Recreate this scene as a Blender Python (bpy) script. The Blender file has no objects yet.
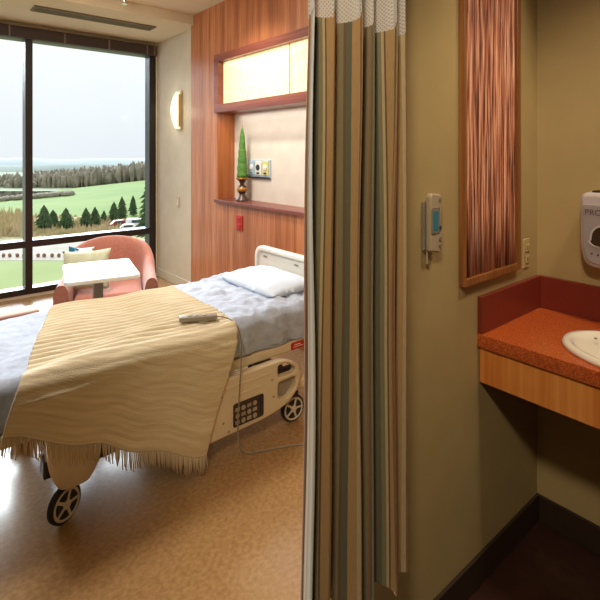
import bpy, bmesh, math, random
from math import sin, cos, pi, sqrt, radians
from mathutils import Vector, Matrix, noise
random.seed(7)
scene = bpy.context.scene
COL = scene.collection
try:
    scene.view_settings.view_transform = 'Standard'
    scene.view_settings.look = 'None'
except Exception:
    pass

# ------------------------------------------------------------------ helpers
def lin(c):
    return tuple(((v/255)/12.92 if v/255 <= .04045 else ((v/255+.055)/1.055)**2.4) for v in c)+(1.0,)

def mat(name, rgb, rough=.6, metal=0, rgb2=None, scale=20, stretch=(1, 1, 1), bump=0, bscale=None,
        emit=0, detail=4, coat=0, sheen=0, contrast=(.35, .65)):
    m = bpy.data.materials.new(name); m.use_nodes = True
    nt = m.node_tree; n = nt.nodes; l = nt.links; b = n['Principled BSDF']
    b.inputs['Base Color'].default_value = lin(rgb)
    b.inputs['Roughness'].default_value = rough
    b.inputs['Metallic'].default_value = metal
    if coat: b.inputs['Coat Weight'].default_value = coat; b.inputs['Coat Roughness'].default_value = .15
    if sheen: b.inputs['Sheen Weight'].default_value = sheen
    if emit:
        b.inputs['Emission Color'].default_value = lin(rgb); b.inputs['Emission Strength'].default_value = emit
    if rgb2 or bump:
        tc = n.new('ShaderNodeTexCoord'); mp = n.new('ShaderNodeMapping')
        mp.inputs['Scale'].default_value = stretch
        l.new(tc.outputs['Object'], mp.inputs['Vector'])
    if rgb2:
        no = n.new('ShaderNodeTexNoise'); no.inputs['Scale'].default_value = scale; no.inputs['Detail'].default_value = detail
        l.new(mp.outputs[0], no.inputs['Vector'])
        r = n.new('ShaderNodeValToRGB')
        r.color_ramp.elements[0].position, r.color_ramp.elements[1].position = contrast
        r.color_ramp.elements[0].color = lin(rgb); r.color_ramp.elements[1].color = lin(rgb2)
        l.new(no.outputs['Fac'], r.inputs['Fac']); l.new(r.outputs['Color'], b.inputs['Base Color'])
        if emit: l.new(r.outputs['Color'], b.inputs['Emission Color'])
    if bump:
        nb = n.new('ShaderNodeTexNoise'); nb.inputs['Scale'].default_value = bscale or scale; nb.inputs['Detail'].default_value = 3
        l.new(mp.outputs[0], nb.inputs['Vector'])
        bp = n.new('ShaderNodeBump'); bp.inputs['Strength'].default_value = bump; bp.inputs['Distance'].default_value = .01
        l.new(nb.outputs['Fac'], bp.inputs['Height']); l.new(bp.outputs[0], b.inputs['Normal'])
    return m

def wood(name, cols, grain='z', fine=90, rough=.38, coat=.15, board=0, board_axis=0):
    """straight grain wood: streaks stretched along the grain axis, optional board to board tint"""
    m = bpy.data.materials.new(name); m.use_nodes = True
    nt = m.node_tree; n = nt.nodes; l = nt.links; b = n['Principled BSDF']
    b.inputs['Roughness'].default_value = rough; b.inputs['Coat Weight'].default_value = coat; b.inputs['Coat Roughness'].default_value = .2
    tc = n.new('ShaderNodeTexCoord'); mp = n.new('ShaderNodeMapping')
    s = [1, 1, 1]; s['xyz'.index(grain)] = .035
    mp.inputs['Scale'].default_value = s
    l.new(tc.outputs['Object'], mp.inputs['Vector'])
    a = n.new('ShaderNodeTexNoise'); a.inputs['Scale'].default_value = fine; a.inputs['Detail'].default_value = 5
    c = n.new('ShaderNodeTexNoise'); c.inputs['Scale'].default_value = fine*.16; c.inputs['Detail'].default_value = 2; c.inputs['Distortion'].default_value = .6
    l.new(mp.outputs[0], a.inputs['Vector']); l.new(mp.outputs[0], c.inputs['Vector'])
    mx = n.new('ShaderNodeMath'); mx.operation = 'ADD'
    h1 = n.new('ShaderNodeMath'); h1.operation = 'MULTIPLY'; h1.inputs[1].default_value = .5
    h2 = n.new('ShaderNodeMath'); h2.operation = 'MULTIPLY'; h2.inputs[1].default_value = .5
    l.new(a.outputs['Fac'], h1.inputs[0]); l.new(c.outputs['Fac'], h2.inputs[0])
    l.new(h1.outputs[0], mx.inputs[0]); l.new(h2.outputs[0], mx.inputs[1])
    last = mx
    if board:
        sp = n.new('ShaderNodeSeparateXYZ'); l.new(tc.outputs['Object'], sp.inputs[0])
        d = n.new('ShaderNodeMath'); d.operation = 'DIVIDE'; d.inputs[1].default_value = board; l.new(sp.outputs[board_axis], d.inputs[0])
        f = n.new('ShaderNodeMath'); f.operation = 'FLOOR'; l.new(d.outputs[0], f.inputs[0])
        w = n.new('ShaderNodeTexWhiteNoise'); w.noise_dimensions = '1D'; l.new(f.outputs[0], w.inputs['W'])
        k = n.new('ShaderNodeMath'); k.operation = 'MULTIPLY_ADD'; k.inputs[1].default_value = .16; k.inputs[2].default_value = -.08
        l.new(w.outputs['Value'], k.inputs[0])
        ad = n.new('ShaderNodeMath'); ad.operation = 'ADD'; l.new(mx.outputs[0], ad.inputs[0]); l.new(k.outputs[0], ad.inputs[1]); last = ad
    r = n.new('ShaderNodeValToRGB'); e = r.color_ramp.elements
    e[0].position = .34; e[0].color = lin(cols[0]); e[1].position = .66; e[1].color = lin(cols[2])
    q = e.new(.5); q.color = lin(cols[1])
    l.new(last.outputs[0], r.inputs['Fac']); l.new(r.outputs['Color'], b.inputs['Base Color'])
    bp = n.new('ShaderNodeBump'); bp.inputs['Strength'].default_value = .08; bp.inputs['Distance'].default_value = .003
    l.new(a.outputs['Fac'], bp.inputs['Height']); l.new(bp.outputs[0], b.inputs['Normal'])
    return m

ORG = {}
def bmn(): return bmesh.new()

def box(bm, x0, x1, y0, y1, z0, z1, bev=0, seg=2):
    r = bmesh.ops.create_cube(bm, size=1)
    vs = r['verts']
    for v in vs:
        v.co = Vector(((x0+x1)/2+v.co.x*(x1-x0), (y0+y1)/2+v.co.y*(y1-y0), (z0+z1)/2+v.co.z*(z1-z0)))
    if bev:
        es = list({e for v in vs for e in v.link_edges})
        bmesh.ops.bevel(bm, geom=es, offset=bev, segments=seg, profile=.5, affect='EDGES')
    return bm

def tube(bm, pts, rad, seg=10, cap=True, closed=False):
    pts = [Vector(p) for p in pts]; n = len(pts)
    rs = rad if isinstance(rad, (list, tuple)) else [rad]*n
    rings = []; up = None
    for i, p in enumerate(pts):
        if closed: t = (pts[(i+1) % n]-pts[i-1]).normalized()
        else: t = (pts[min(i+1, n-1)]-pts[max(i-1, 0)]).normalized()
        if up is None:
            up = Vector((0, 0, 1)) if abs(t.z) < .9 else Vector((1, 0, 0))
        a = up - t*up.dot(t)
        if a.length < 1e-5: a = t.orthogonal()
        a.normalize(); b = t.cross(a); up = a
        rings.append([bm.verts.new(p+a*cos(2*pi*k/seg)*rs[i]+b*sin(2*pi*k/seg)*rs[i]) for k in range(seg)])
    for i in range(n if closed else n-1):
        A, B = rings[i], rings[(i+1) % n]
        for k in range(seg):
            bm.faces.new((A[k], A[(k+1) % seg], B[(k+1) % seg], B[k]))
    if cap and not closed:
        bm.faces.new(rings[0][::-1]); bm.faces.new(rings[-1])
    return bm

def lathe(bm, prof, c=(0, 0, 0), seg=32, axis='z', sx=1, sy=1):
    """prof: list of (radius, height); axis z, x or y"""
    rings = []
    for r, h in prof:
        ring = []
        for k in range(seg):
            a = 2*pi*k/seg; p = (r*cos(a)*sx, r*sin(a)*sy, h)
            if axis == 'x': p = (p[2], p[0], p[1])
            if axis == 'y': p = (p[0], p[2], p[1])
            ring.append(bm.verts.new(Vector(p)+Vector(c)))
        rings.append(ring)
    for A, B in zip(rings, rings[1:]):
        for k in range(seg):
            bm.faces.new((A[k], A[(k+1) % seg], B[(k+1) % seg], B[k]))
    if prof[0][0] > 1e-6: bm.faces.new(rings[0][::-1])
    if prof[-1][0] > 1e-6: bm.faces.new(rings[-1])
    bmesh.ops.remove_doubles(bm, verts=[v for R in rings for v in R], dist=1e-6)
    return bm

def grid(bm, nu, nv, f, uv=None):
    V = [[bm.verts.new(f(i/nu, j/nv)) for j in range(nv+1)] for i in range(nu+1)]
    lay = bm.loops.layers.uv.verify() if uv else None
    for i in range(nu):
        for j in range(nv):
            fc = bm.faces.new((V[i][j], V[i+1][j], V[i+1][j+1], V[i][j+1]))
            if uv:
                for lp, (a, b) in zip(fc.loops, ((i, j), (i+1, j), (i+1, j+1), (i, j+1))):
                    lp[lay].uv = uv(a/nu, b/nv)
    return V

def worldloc(o):
    return ORG.get(o.name, Vector((0, 0, 0)))

def obj(name, bm, m, parent=None, smooth=False, solid=0, sub=0, normals=True):
    if normals: bmesh.ops.recalc_face_normals(bm, faces=bm.faces[:])
    if parent is not None:
        L = worldloc(parent)
    else:
        xs = [v.co for v in bm.verts]
        L = Vector(((min(v.x for v in xs)+max(v.x for v in xs))/2, (min(v.y for v in xs)+max(v.y for v in xs))/2, min(v.z for v in xs)))
    bmesh.ops.translate(bm, verts=bm.verts[:], vec=-L)
    me = bpy.data.meshes.new(name); bm.to_mesh(me); bm.free()
    if smooth:
        for p in me.polygons: p.use_smooth = True
        if smooth is not True:
            try: me.set_sharp_from_angle(angle=radians(smooth))
            except Exception: pass
    o = bpy.data.objects.new(name, me); COL.objects.link(o)
    me.materials.append(m)
    if parent is not None:
        o.parent = parent; ORG[o.name] = L
    else:
        o.location = L; ORG[o.name] = L
    if solid:
        md = o.modifiers.new('thickness', 'SOLIDIFY'); md.thickness = solid; md.offset = 0
    if sub:
        md = o.modifiers.new('smooth', 'SUBSURF'); md.levels = md.render_levels = sub
    return o

def tag(o, label, cat, group=None, kind=None):
    o['label'] = label; o['category'] = cat
    if group: o['group'] = group
    if kind: o['kind'] = kind
    return o

def thing(name, label, cat, loc, group=None):
    o = bpy.data.objects.new(name, None); COL.objects.link(o)
    o.location = loc; o.empty_display_size = .05; ORG[o.name] = Vector(loc)
    return tag(o, label, cat, group)

def struct(name, bm, m, parent=None, smooth=False, label=None):
    o = obj(name, bm, m, parent, smooth)
    if parent is None:
        o['kind'] = 'structure'
        if label: o['label'] = label
    return o

def flat(outlines, depth, frame, bev=0, res=3):
    """bmesh of filled 2D outlines (first outer, others holes) extruded by depth; frame: (origin, u axis, v axis)"""
    cu = bpy.data.curves.new('t', 'CURVE'); cu.dimensions = '2D'; cu.fill_mode = 'BOTH'
    cu.extrude = depth/2-bev; cu.bevel_depth = bev; cu.bevel_resolution = res; cu.offset = -bev
    for o in outlines:
        s = cu.splines.new('POLY'); s.points.add(len(o)-1); s.use_cyclic_u = True
        for p, q in zip(s.points, o): p.co = (q[0], q[1], 0, 1)
    return _curve_bm(cu, frame)

def _curve_bm(cu, frame):
    ob = bpy.data.objects.new('t', cu); COL.objects.link(ob)
    bpy.context.view_layer.update()
    me = bpy.data.meshes.new_from_object(ob.evaluated_get(bpy.context.evaluated_depsgraph_get()))
    bpy.data.objects.remove(ob); bpy.data.curves.remove(cu)
    bm = bmesh.new(); bm.from_mesh(me); bpy.data.meshes.remove(me)
    o, u, v = (Vector(k) for k in frame); w = u.cross(v)
    for q in bm.verts: q.co = o+u*q.co.x+v*q.co.y+w*q.co.z
    return bm

def text(s, size, frame, depth=.001, align='LEFT'):
    cu = bpy.data.curves.new('t', 'FONT'); cu.body = s; cu.size = size; cu.extrude = depth/2; cu.align_x = align
    return _curve_bm(cu, frame)

def rrect(x0, x1, y0, y1, r, n=6):
    out = []
    for cx, cy, a in ((x1-r, y1-r, 0), (x0+r, y1-r, 90), (x0+r, y0+r, 180), (x1-r, y0+r, 270)):
        for k in range(n+1):
            t = radians(a+90*k/n); out.append((cx+r*cos(t), cy+r*sin(t)))
    return out

def ell(cx, cy, a, b, n=48):
    return [(cx+a*cos(2*pi*k/n), cy+b*sin(2*pi*k/n)) for k in range(n)]

def arcround(pts, r, n=5):
    """round the corners of a polygon"""
    out = []; N = len(pts)
    for i in range(N):
        p = Vector(pts[i]); a = Vector(pts[i-1])-p; b = Vector(pts[(i+1) % N])-p
        rr = r[i] if isinstance(r, (list, tuple)) else r
        d = min(rr, a.length*.49, b.length*.49)
        A = p+a.normalized()*d; B = p+b.normalized()*d
        for k in range(n+1):
            t = k/n; q = A*(1-t)**2+p*2*t*(1-t)+B*t*t; out.append((q.x, q.y))
    return out

def nz(x, y=0, z=0): return noise.noise(Vector((x, y, z)))

_ICO = {}
def blobs(items):
    """one bmesh of lumpy ellipsoids: (centre, radii, subdivisions, lumpiness, frequency, seed)"""
    V, F = [], []
    for c, r, sd, am, fr, k in items:
        if sd not in _ICO:
            t = bmesh.new(); bmesh.ops.create_icosphere(t, subdivisions=sd, radius=1); t.verts.index_update()
            _ICO[sd] = ([v.co.copy() for v in t.verts], [[v.index for v in f.verts] for f in t.faces]); t.free()
        vs, fs = _ICO[sd]; o = len(V)
        for v in vs:
            q = 1+am*nz(v.x*fr+k, v.y*fr, v.z*fr); V.append((c.x+v.x*r[0]*q, c.y+v.y*r[1]*q, c.z+v.z*r[2]*q))
        F += [[i+o for i in f] for f in fs]
    me = bpy.data.meshes.new('t'); me.from_pydata(V, [], F); b = bmesh.new(); b.from_mesh(me); bpy.data.meshes.remove(me)
    return b

# ------------------------------------------------------------------ materials
M = {}
M['wall_cream'] = mat('cream wall paint', (222, 212, 190), .7, rgb2=(216, 205, 182), scale=6, bump=.05, bscale=300)
M['wall_tan'] = mat('olive tan wall paint', (176, 153, 104), .62, rgb2=(170, 147, 99), scale=5, bump=.06, bscale=260)
M['wall_unseen_dark'] = mat('unseen wall tone darkened to cut fill', (108, 80, 42), .7)  # tone of the unseen walls, darkened and warmed to cut bounce onto the bed
M['ceiling'] = mat('ceiling paint', (226, 214, 188), .85, rgb2=(218, 206, 180), scale=90, bump=.1, bscale=200)
M['soffit'] = mat('soffit paint', (214, 200, 170), .8)
M['floor_tan'] = mat('tan marbled vinyl floor', (186, 146, 98), .25, rgb2=(162, 124, 80), scale=60, stretch=(1, .8, 1), detail=14, contrast=(.34, .66), coat=.3)
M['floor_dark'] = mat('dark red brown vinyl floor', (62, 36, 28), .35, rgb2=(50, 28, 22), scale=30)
M['base_dark'] = mat('dark rubber baseboard', (52, 38, 28), .45)
M['black_frame'] = mat('dark bronze window frame', (36, 27, 24), .35)
M['valance'] = mat('dark window shade cassette', (62, 46, 42), .5)
M['bracket'] = mat('grey bracket', (120, 105, 90), .5)
M['wood_head'] = wood('cherry headwall veneer', ((150, 86, 50), (186, 116, 72), (208, 142, 98)), 'z', 70, board=.31, board_axis=0)
M['wood_trim'] = wood('dark cherry trim', ((104, 50, 38), (128, 66, 50), (146, 82, 62)), 'x', 70)
M['wood_lining'] = wood('niche lining wood', ((140, 74, 32), (168, 94, 44), (186, 112, 58)), 'z', 70)
M['wood_apron'] = wood('vanity apron wood', ((190, 104, 42), (216, 134, 60), (230, 158, 82)), 'z', 60)
M['wood_frame'] = wood('golden wood frame', ((112, 66, 30), (138, 86, 42), (160, 106, 56)), 'z', 70)
M['wood_red'] = wood('red stained wood', ((110, 40, 22), (140, 56, 32), (160, 72, 44)), 'x', 60)
M['niche_back'] = mat('pale niche laminate', (226, 216, 202), .6, rgb2=(220, 209, 194), scale=8)
M['glow'] = mat('lit cream fabric panel', (250, 232, 186), .8, rgb2=(236, 214, 164), scale=35, detail=8, emit=.40)
M['seam'] = mat('panel seam', (150, 130, 90), .8)
M['plastic_cream'] = mat('cream bed plastic', (222, 204, 172), .4)
M['plastic_white'] = mat('white bed plastic', (236, 232, 220), .35)
M['plastic_grey'] = mat('grey plastic', (150, 140, 124), .45)
M['keypad'] = mat('dark keypad', (58, 44, 38), .4)
M['key'] = mat('pale key', (176, 160, 140), .5)
M['dark_steel'] = mat('dark bed undercarriage', (52, 46, 46), .5, metal=.3)
M['tyre'] = mat('caster tyre', (40, 32, 30), .7)
M['hub'] = mat('caster hub', (214, 204, 184), .45)
M['red'] = mat('red plastic', (188, 36, 30), .4)
M['white_mark'] = mat('pale marking', (236, 214, 204), .5)
M['sheet'] = mat('pale blue grey bed linen', (178, 186, 202), .9, rgb2=(164, 172, 190), scale=40, bump=.2, bscale=60, sheen=.2)
M['mattress'] = mat('mattress cover', (120, 118, 128), .7)
M['pillow'] = mat('white pillow cotton', (204, 214, 228), .9, bump=.2, bscale=40)
M['fringe'] = mat('wool fringe', (208, 190, 158), .95)
M['table'] = mat('white laminate tabletop', (244, 238, 228), .3)
M['chair_pink'] = mat('salmon upholstery', (190, 124, 104), .75, rgb2=(180, 112, 92), scale=60, sheen=.3, bump=.08, bscale=300)
M['cushion'] = mat('pale sage cushion', (210, 210, 182), .9, rgb2=(198, 198, 162), scale=18, bump=.15, bscale=120)
M['pink_pale'] = mat('pale pink upholstery', (226, 196, 182), .8)
M['candle'] = mat('green textured candle', (92, 142, 52), .6, rgb2=(66, 112, 36), scale=60, bump=.5, bscale=90)
M['holder_dark'] = mat('dark turned candle holder', (66, 34, 18), .3, coat=.4)
M['holder_gold'] = mat('gilded band', (176, 128, 60), .35, metal=.5)
M['outlet_blue'] = mat('pale blue outlet plate', (180, 198, 212), .45)
M['outlet_white'] = mat('white outlet plate', (232, 232, 224), .45)
M['outlet_yellow'] = mat('yellow gas outlet', (216, 206, 128), .45)
M['outlet_green'] = mat('green gas outlet', (96, 150, 110), .45)
M['slot'] = mat('dark slot', (50, 50, 56), .6)
M['switch'] = mat('beige switch plate', (206, 190, 160), .5)
M['brass'] = mat('pale metal sconce bracket', (200, 180, 130), .35, metal=.6)
M['sconce'] = mat('glowing sconce glass', (255, 240, 208), .4, emit=1.15)
M['vent'] = mat('grey vent metal', (128, 112, 92), .5)
M['vent_dark'] = mat('vent interior', (64, 54, 42), .8)
M['chrome'] = mat('chrome', (220, 220, 220), .2, metal=1)
M['counter'] = mat('speckled red orange solid surface', (200, 102, 48), .25, rgb2=(158, 66, 30), scale=220, detail=2, coat=.3)
M['splash'] = mat('dark red backsplash', (128, 50, 36), .35, rgb2=(112, 40, 28), scale=200, detail=2)
M['porcelain'] = mat('white porcelain', (238, 230, 214), .12, coat=.5)
M['dispenser'] = mat('pale grey dispenser plastic', (192, 182, 180), .35)
M['dispenser_face'] = mat('grey dispenser front', (156, 146, 144), .35)
M['window_dark'] = mat('smoked window plastic', (62, 46, 34), .2)
M['letter'] = mat('dark grey lettering', (88, 70, 70), .6)
M['thermo'] = mat('silver beige device shell', (172, 154, 128), .4)
M['thermo_side'] = mat('grey device back', (128, 120, 104), .5)
M['teal'] = mat('teal device screen', (28, 104, 120), .25, emit=.15)
M['plate_tan'] = mat('tan wall plate', (186, 164, 114), .5)
M['grass'] = mat('field grass', (112, 138, 56), .95, rgb2=(128, 150, 68), scale=.05, detail=6)
M['lawn'] = mat('mown lawn', (138, 152, 84), .95, rgb2=(148, 160, 94), scale=.1)
M['path'] = mat('gravel drive', (184, 178, 166), .95, rgb2=(172, 164, 150), scale=.3)
M['meadow'] = mat('dry meadow bank', (196, 178, 148), .95, rgb2=(170, 172, 116), scale=.12, detail=6)
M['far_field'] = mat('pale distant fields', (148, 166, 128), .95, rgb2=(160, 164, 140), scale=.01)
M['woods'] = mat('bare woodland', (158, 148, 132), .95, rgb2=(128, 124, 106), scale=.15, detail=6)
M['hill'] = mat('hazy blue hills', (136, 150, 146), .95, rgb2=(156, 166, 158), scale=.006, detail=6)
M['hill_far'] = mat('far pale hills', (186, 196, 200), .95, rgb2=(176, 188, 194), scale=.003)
M['conifer'] = mat('dark conifer needles', (58, 82, 50), .95, rgb2=(86, 110, 70), scale=1.5)
M['trunk'] = mat('tree bark', (82, 64, 50), .95)
M['reed'] = mat('dry reeds', (206, 184, 152), .95, rgb2=(168, 160, 116), scale=.4)
M['shrub'] = mat('small reddish shrub', (150, 104, 86), .95)
M['car_white'] = mat('white car paint', (238, 240, 244), .25)
M['car_red'] = mat('red car paint', (160, 44, 44), .3)
M['car_glass'] = mat('dark car glass', (60, 72, 84), .1)

def glass_mat():
    m = bpy.data.materials.new('clear window glass'); m.use_nodes = True
    nt = m.node_tree; n = nt.nodes; l = nt.links; n.remove(n['Principled BSDF'])
    t = n.new('ShaderNodeBsdfTransparent'); t.inputs[0].default_value = (.97, .985, .975, 1)
    g = n.new('ShaderNodeBsdfGlossy'); g.inputs['Roughness'].default_value = .02
    mx = n.new('ShaderNodeMixShader'); mx.inputs[0].default_value = .003
    l.new(t.outputs[0], mx.inputs[1]); l.new(g.outputs[0], mx.inputs[2]); l.new(mx.outputs[0], n['Material Output'].inputs[0])
    return m
M['glass'] = glass_mat()

def stripe_mat():
    """woven vertical stripes that follow the cloth (uv in metres along the width)"""
    m = bpy.data.materials.new('striped curtain cloth'); m.use_nodes = True
    nt = m.node_tree; n = nt.nodes; l = nt.links; b = n['Principled BSDF']; b.inputs['Roughness'].default_value = .75
    b.inputs['Sheen Weight'].default_value = .25
    uv = n.new('ShaderNodeUVMap'); sp = n.new('ShaderNodeSeparateXYZ'); l.new(uv.outputs[0], sp.inputs[0])
    d = n.new('ShaderNodeMath'); d.operation = 'DIVIDE'; d.inputs[1].default_value = .21; l.new(sp.outputs[0], d.inputs[0])
    f = n.new('ShaderNodeMath'); f.operation = 'FRACT'; l.new(d.outputs[0], f.inputs[0])
    r = n.new('ShaderNodeValToRGB'); r.color_ramp.interpolation = 'CONSTANT'; e = r.color_ramp.elements
    G, T, B_, S, C, R_ = (130, 120, 84), (174, 138, 86), (108, 78, 44), (96, 94, 70), (186, 166, 124), (146, 98, 56)
    seq = [(0, G), (.07, T), (.10, G), (.16, B_), (.19, S), (.25, T), (.33, C), (.37, R_), (.40, B_), (.44, S), (.50, G), (.55, C),
           (.58, B_), (.60, T), (.69, R_), (.73, T), (.77, S), (.83, C), (.87, B_), (.91, G), (.95, R_), (.975, S)]
    e[0].color = lin(seq[0][1]); e[1].position = seq[1][0]; e[1].color = lin(seq[1][1])
    for p, c in seq[2:]:
        q = e.new(p); q.color = lin(c)
    l.new(f.outputs[0], r.inputs['Fac'])
    mp = n.new('ShaderNodeMapping'); mp.inputs['Scale'].default_value = (700, 40, 1); l.new(uv.outputs[0], mp.inputs['Vector'])
    no = n.new('ShaderNodeTexNoise'); no.inputs['Scale'].default_value = 1; no.inputs['Detail'].default_value = 3; l.new(mp.outputs[0], no.inputs['Vector'])
    rr = n.new('ShaderNodeMapRange'); rr.inputs['To Min'].default_value = .62; rr.inputs['To Max'].default_value = 1.06; l.new(no.outputs['Fac'], rr.inputs['Value'])
    mx = n.new('ShaderNodeMix'); mx.data_type = 'RGBA'; mx.blend_type = 'MULTIPLY'; mx.inputs['Factor'].default_value = 1
    l.new(r.outputs['Color'], mx.inputs[6]); l.new(rr.outputs[0], mx.inputs[7]); l.new(mx.outputs[2], b.inputs['Base Color'])
    bp = n.new('ShaderNodeBump'); bp.inputs['Strength'].default_value = .25; bp.inputs['Distance'].default_value = .002
    l.new(no.outputs['Fac'], bp.inputs['Height']); l.new(bp.outputs[0], b.inputs['Normal'])
    return m
M['stripe'] = stripe_mat()

def net_mat():
    """open diamond netting: the holes are transparent"""
    m = bpy.data.materials.new('white curtain netting'); m.use_nodes = True
    nt = m.node_tree; n = nt.nodes; l = nt.links; b = n['Principled BSDF']
    b.inputs['Base Color'].default_value = lin((196, 188, 178)); b.inputs['Roughness'].default_value = .8
    uv = n.new('ShaderNodeUVMap')
    outs = []
    for ang in (45, -45):
        mp = n.new('ShaderNodeMapping'); mp.inputs['Rotation'].default_value = (0, 0, radians(ang)); l.new(uv.outputs[0], mp.inputs['Vector'])
        w = n.new('ShaderNodeTexWave'); w.inputs['Scale'].default_value = 46; w.inputs['Distortion'].default_value = 0; l.new(mp.outputs[0], w.inputs['Vector'])
        outs.append(w)
    mx = n.new('ShaderNodeMath'); mx.operation = 'MAXIMUM'; l.new(outs[0].outputs['Fac'], mx.inputs[0]); l.new(outs[1].outputs['Fac'], mx.inputs[1])
    g = n.new('ShaderNodeMath'); g.operation = 'GREATER_THAN'; g.inputs[1].default_value = .72; l.new(mx.outputs[0], g.inputs[0])
    k = n.new('ShaderNodeMath'); k.operation = 'MULTIPLY_ADD'; k.inputs[1].default_value = .38; k.inputs[2].default_value = .6; l.new(g.outputs[0], k.inputs[0])
    l.new(k.outputs[0], b.inputs['Alpha'])
    return m
M['net'] = net_mat()

def throw_mat():
    m = bpy.data.materials.new('ribbed cream wool throw'); m.use_nodes = True
    nt = m.node_tree; n = nt.nodes; l = nt.links; b = n['Principled BSDF']; b.inputs['Roughness'].default_value = .92
    b.inputs['Sheen Weight'].default_value = .25
    uv = n.new('ShaderNodeUVMap')
    mp = n.new('ShaderNodeMapping'); mp.inputs['Scale'].default_value = (3, 60, 1); l.new(uv.outputs[0], mp.inputs['Vector'])
    no = n.new('ShaderNodeTexNoise'); no.inputs['Scale'].default_value = 1; no.inputs['Detail'].default_value = 5; l.new(mp.outputs[0], no.inputs['Vector'])
    r = n.new('ShaderNodeValToRGB'); r.color_ramp.elements[0].position = .3; r.color_ramp.elements[1].position = .7
    r.color_ramp.elements[0].color = lin((210, 191, 152)); r.color_ramp.elements[1].color = lin((234, 221, 192))
    l.new(no.outputs['Fac'], r.inputs['Fac']); l.new(r.outputs['Color'], b.inputs['Base Color'])
    mp2 = n.new('ShaderNodeMapping'); mp2.inputs['Scale'].default_value = (220, 220, 1); l.new(uv.outputs[0], mp2.inputs['Vector'])
    n2 = n.new('ShaderNodeTexNoise'); n2.inputs['Scale'].default_value = 1; l.new(mp2.outputs[0], n2.inputs['Vector'])
    ad = n.new('ShaderNodeMath'); ad.operation = 'ADD'; l.new(no.outputs['Fac'], ad.inputs[0]); l.new(n2.outputs['Fac'], ad.inputs[1])
    bp = n.new('ShaderNodeBump'); bp.inputs['Strength'].default_value = .45; bp.inputs['Distance'].default_value = .006
    l.new(ad.outputs[0], bp.inputs['Height']); l.new(bp.outputs[0], b.inputs['Normal'])
    return m
M['throw'] = throw_mat()

def reed_panel_mat():
    m = bpy.data.materials.new('reddish split reeds'); m.use_nodes = True
    nt = m.node_tree; n = nt.nodes; l = nt.links; b = n['Principled BSDF']; b.inputs['Roughness'].default_value = .5
    tc = n.new('ShaderNodeTexCoord'); mp = n.new('ShaderNodeMapping'); mp.inputs['Scale'].default_value = (1, 1, .03); l.new(tc.outputs['Object'], mp.inputs['Vector'])
    no = n.new('ShaderNodeTexNoise'); no.inputs['Scale'].default_value = 130; no.inputs['Detail'].default_value = 4; l.new(mp.outputs[0], no.inputs['Vector'])
    r = n.new('ShaderNodeValToRGB'); e = r.color_ramp.elements
    e[0].position = .38; e[0].color = lin((84, 40, 24)); e[1].position = .66; e[1].color = lin((230, 176, 144)); q = e.new(.5); q.color = lin((176, 108, 80))
    l.new(no.outputs['Fac'], r.inputs['Fac']); l.new(r.outputs['Color'], b.inputs['Base Color'])
    return m
M['reed_panel'] = reed_panel_mat()

# ------------------------------------------------------------------ key dimensions (metres, z up, floor at 0)
WX = -5.56          # inner face of the window wall
HY = 2.30           # front of the wooden headwall
BY = 2.36           # beige wall beside it
PX = -.87           # sink-side face of the partition wall
SY = 1.99           # wall behind the vanity
CZ = 2.92           # ceiling
LX = -4.543         # window-side edge of the wooden headwall
REAR = -2.6; RX = 1.9
PEND = .925         # end of the partition

# ------------------------------------------------------------------ shell
b = bmn(); box(b, -5.9, PX-.002, REAR-.15, 2.75, -.1, 0); struct('floor', b, M['floor_tan'])
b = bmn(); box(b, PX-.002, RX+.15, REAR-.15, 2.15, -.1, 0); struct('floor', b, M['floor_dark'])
b = bmn(); box(b, -5.9, RX+.15, REAR-.15, 2.75, CZ, CZ+.12); struct('ceiling', b, M['ceiling'])
b = bmn(); box(b, WX-.14, -4.49, REAR, BY, 2.82, CZ+.01); struct('soffit', b, M['soffit'])
b = bmn(); box(b, -5.9, -4.3, BY, BY+.14, 0, CZ); struct('wall_beige', b, M['wall_cream'])
b = bmn(); box(b, WX-.3, WX, REAR, 2.5, 2.74, CZ); box(b, WX-.3, WX, REAR, 2.5, -.1, .03); box(b, WX-.3, WX, 2.345, 2.5, .03, 2.74)
box(b, WX-.3, WX, REAR-.1, REAR+.03, .03, 2.74)
struct('wall_window', b, M['wall_cream'])
b = bmn(); box(b, PX-.15, PX, PEND, 2.6, 0, CZ); struct('wall_partition', b, M['wall_tan'])
b = bmn(); box(b, PX-.01, RX, SY, SY+.14, 0, CZ); struct('wall_vanity', b, M['wall_tan'])
b = bmn(); box(b, RX, RX+.14, REAR, SY+.14, 0, CZ); struct('wall_entry', b, M['wall_unseen_dark'])
b = bmn(); box(b, WX-.3, RX+.14, REAR-.14, REAR, 0, CZ); struct('wall_rear', b, M['wall_unseen_dark'])
b = bmn(); box(b, PX, PX+.012, PEND, SY, 0, .106, .003); box(b, PX-.15, PX+.012, PEND-.012, PEND, 0, .106, .003)
struct('baseboard_partition', b, M['base_dark'])
b = bmn(); box(b, PX+.012, RX, SY-.012, SY, 0, .106, .003); struct('baseboard_vanity', b, M['base_dark'])
b = bmn(); box(b, WX, LX, BY-.012, BY, 0, .1, .003); struct('baseboard_beige', b, M['wall_cream'])

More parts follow.
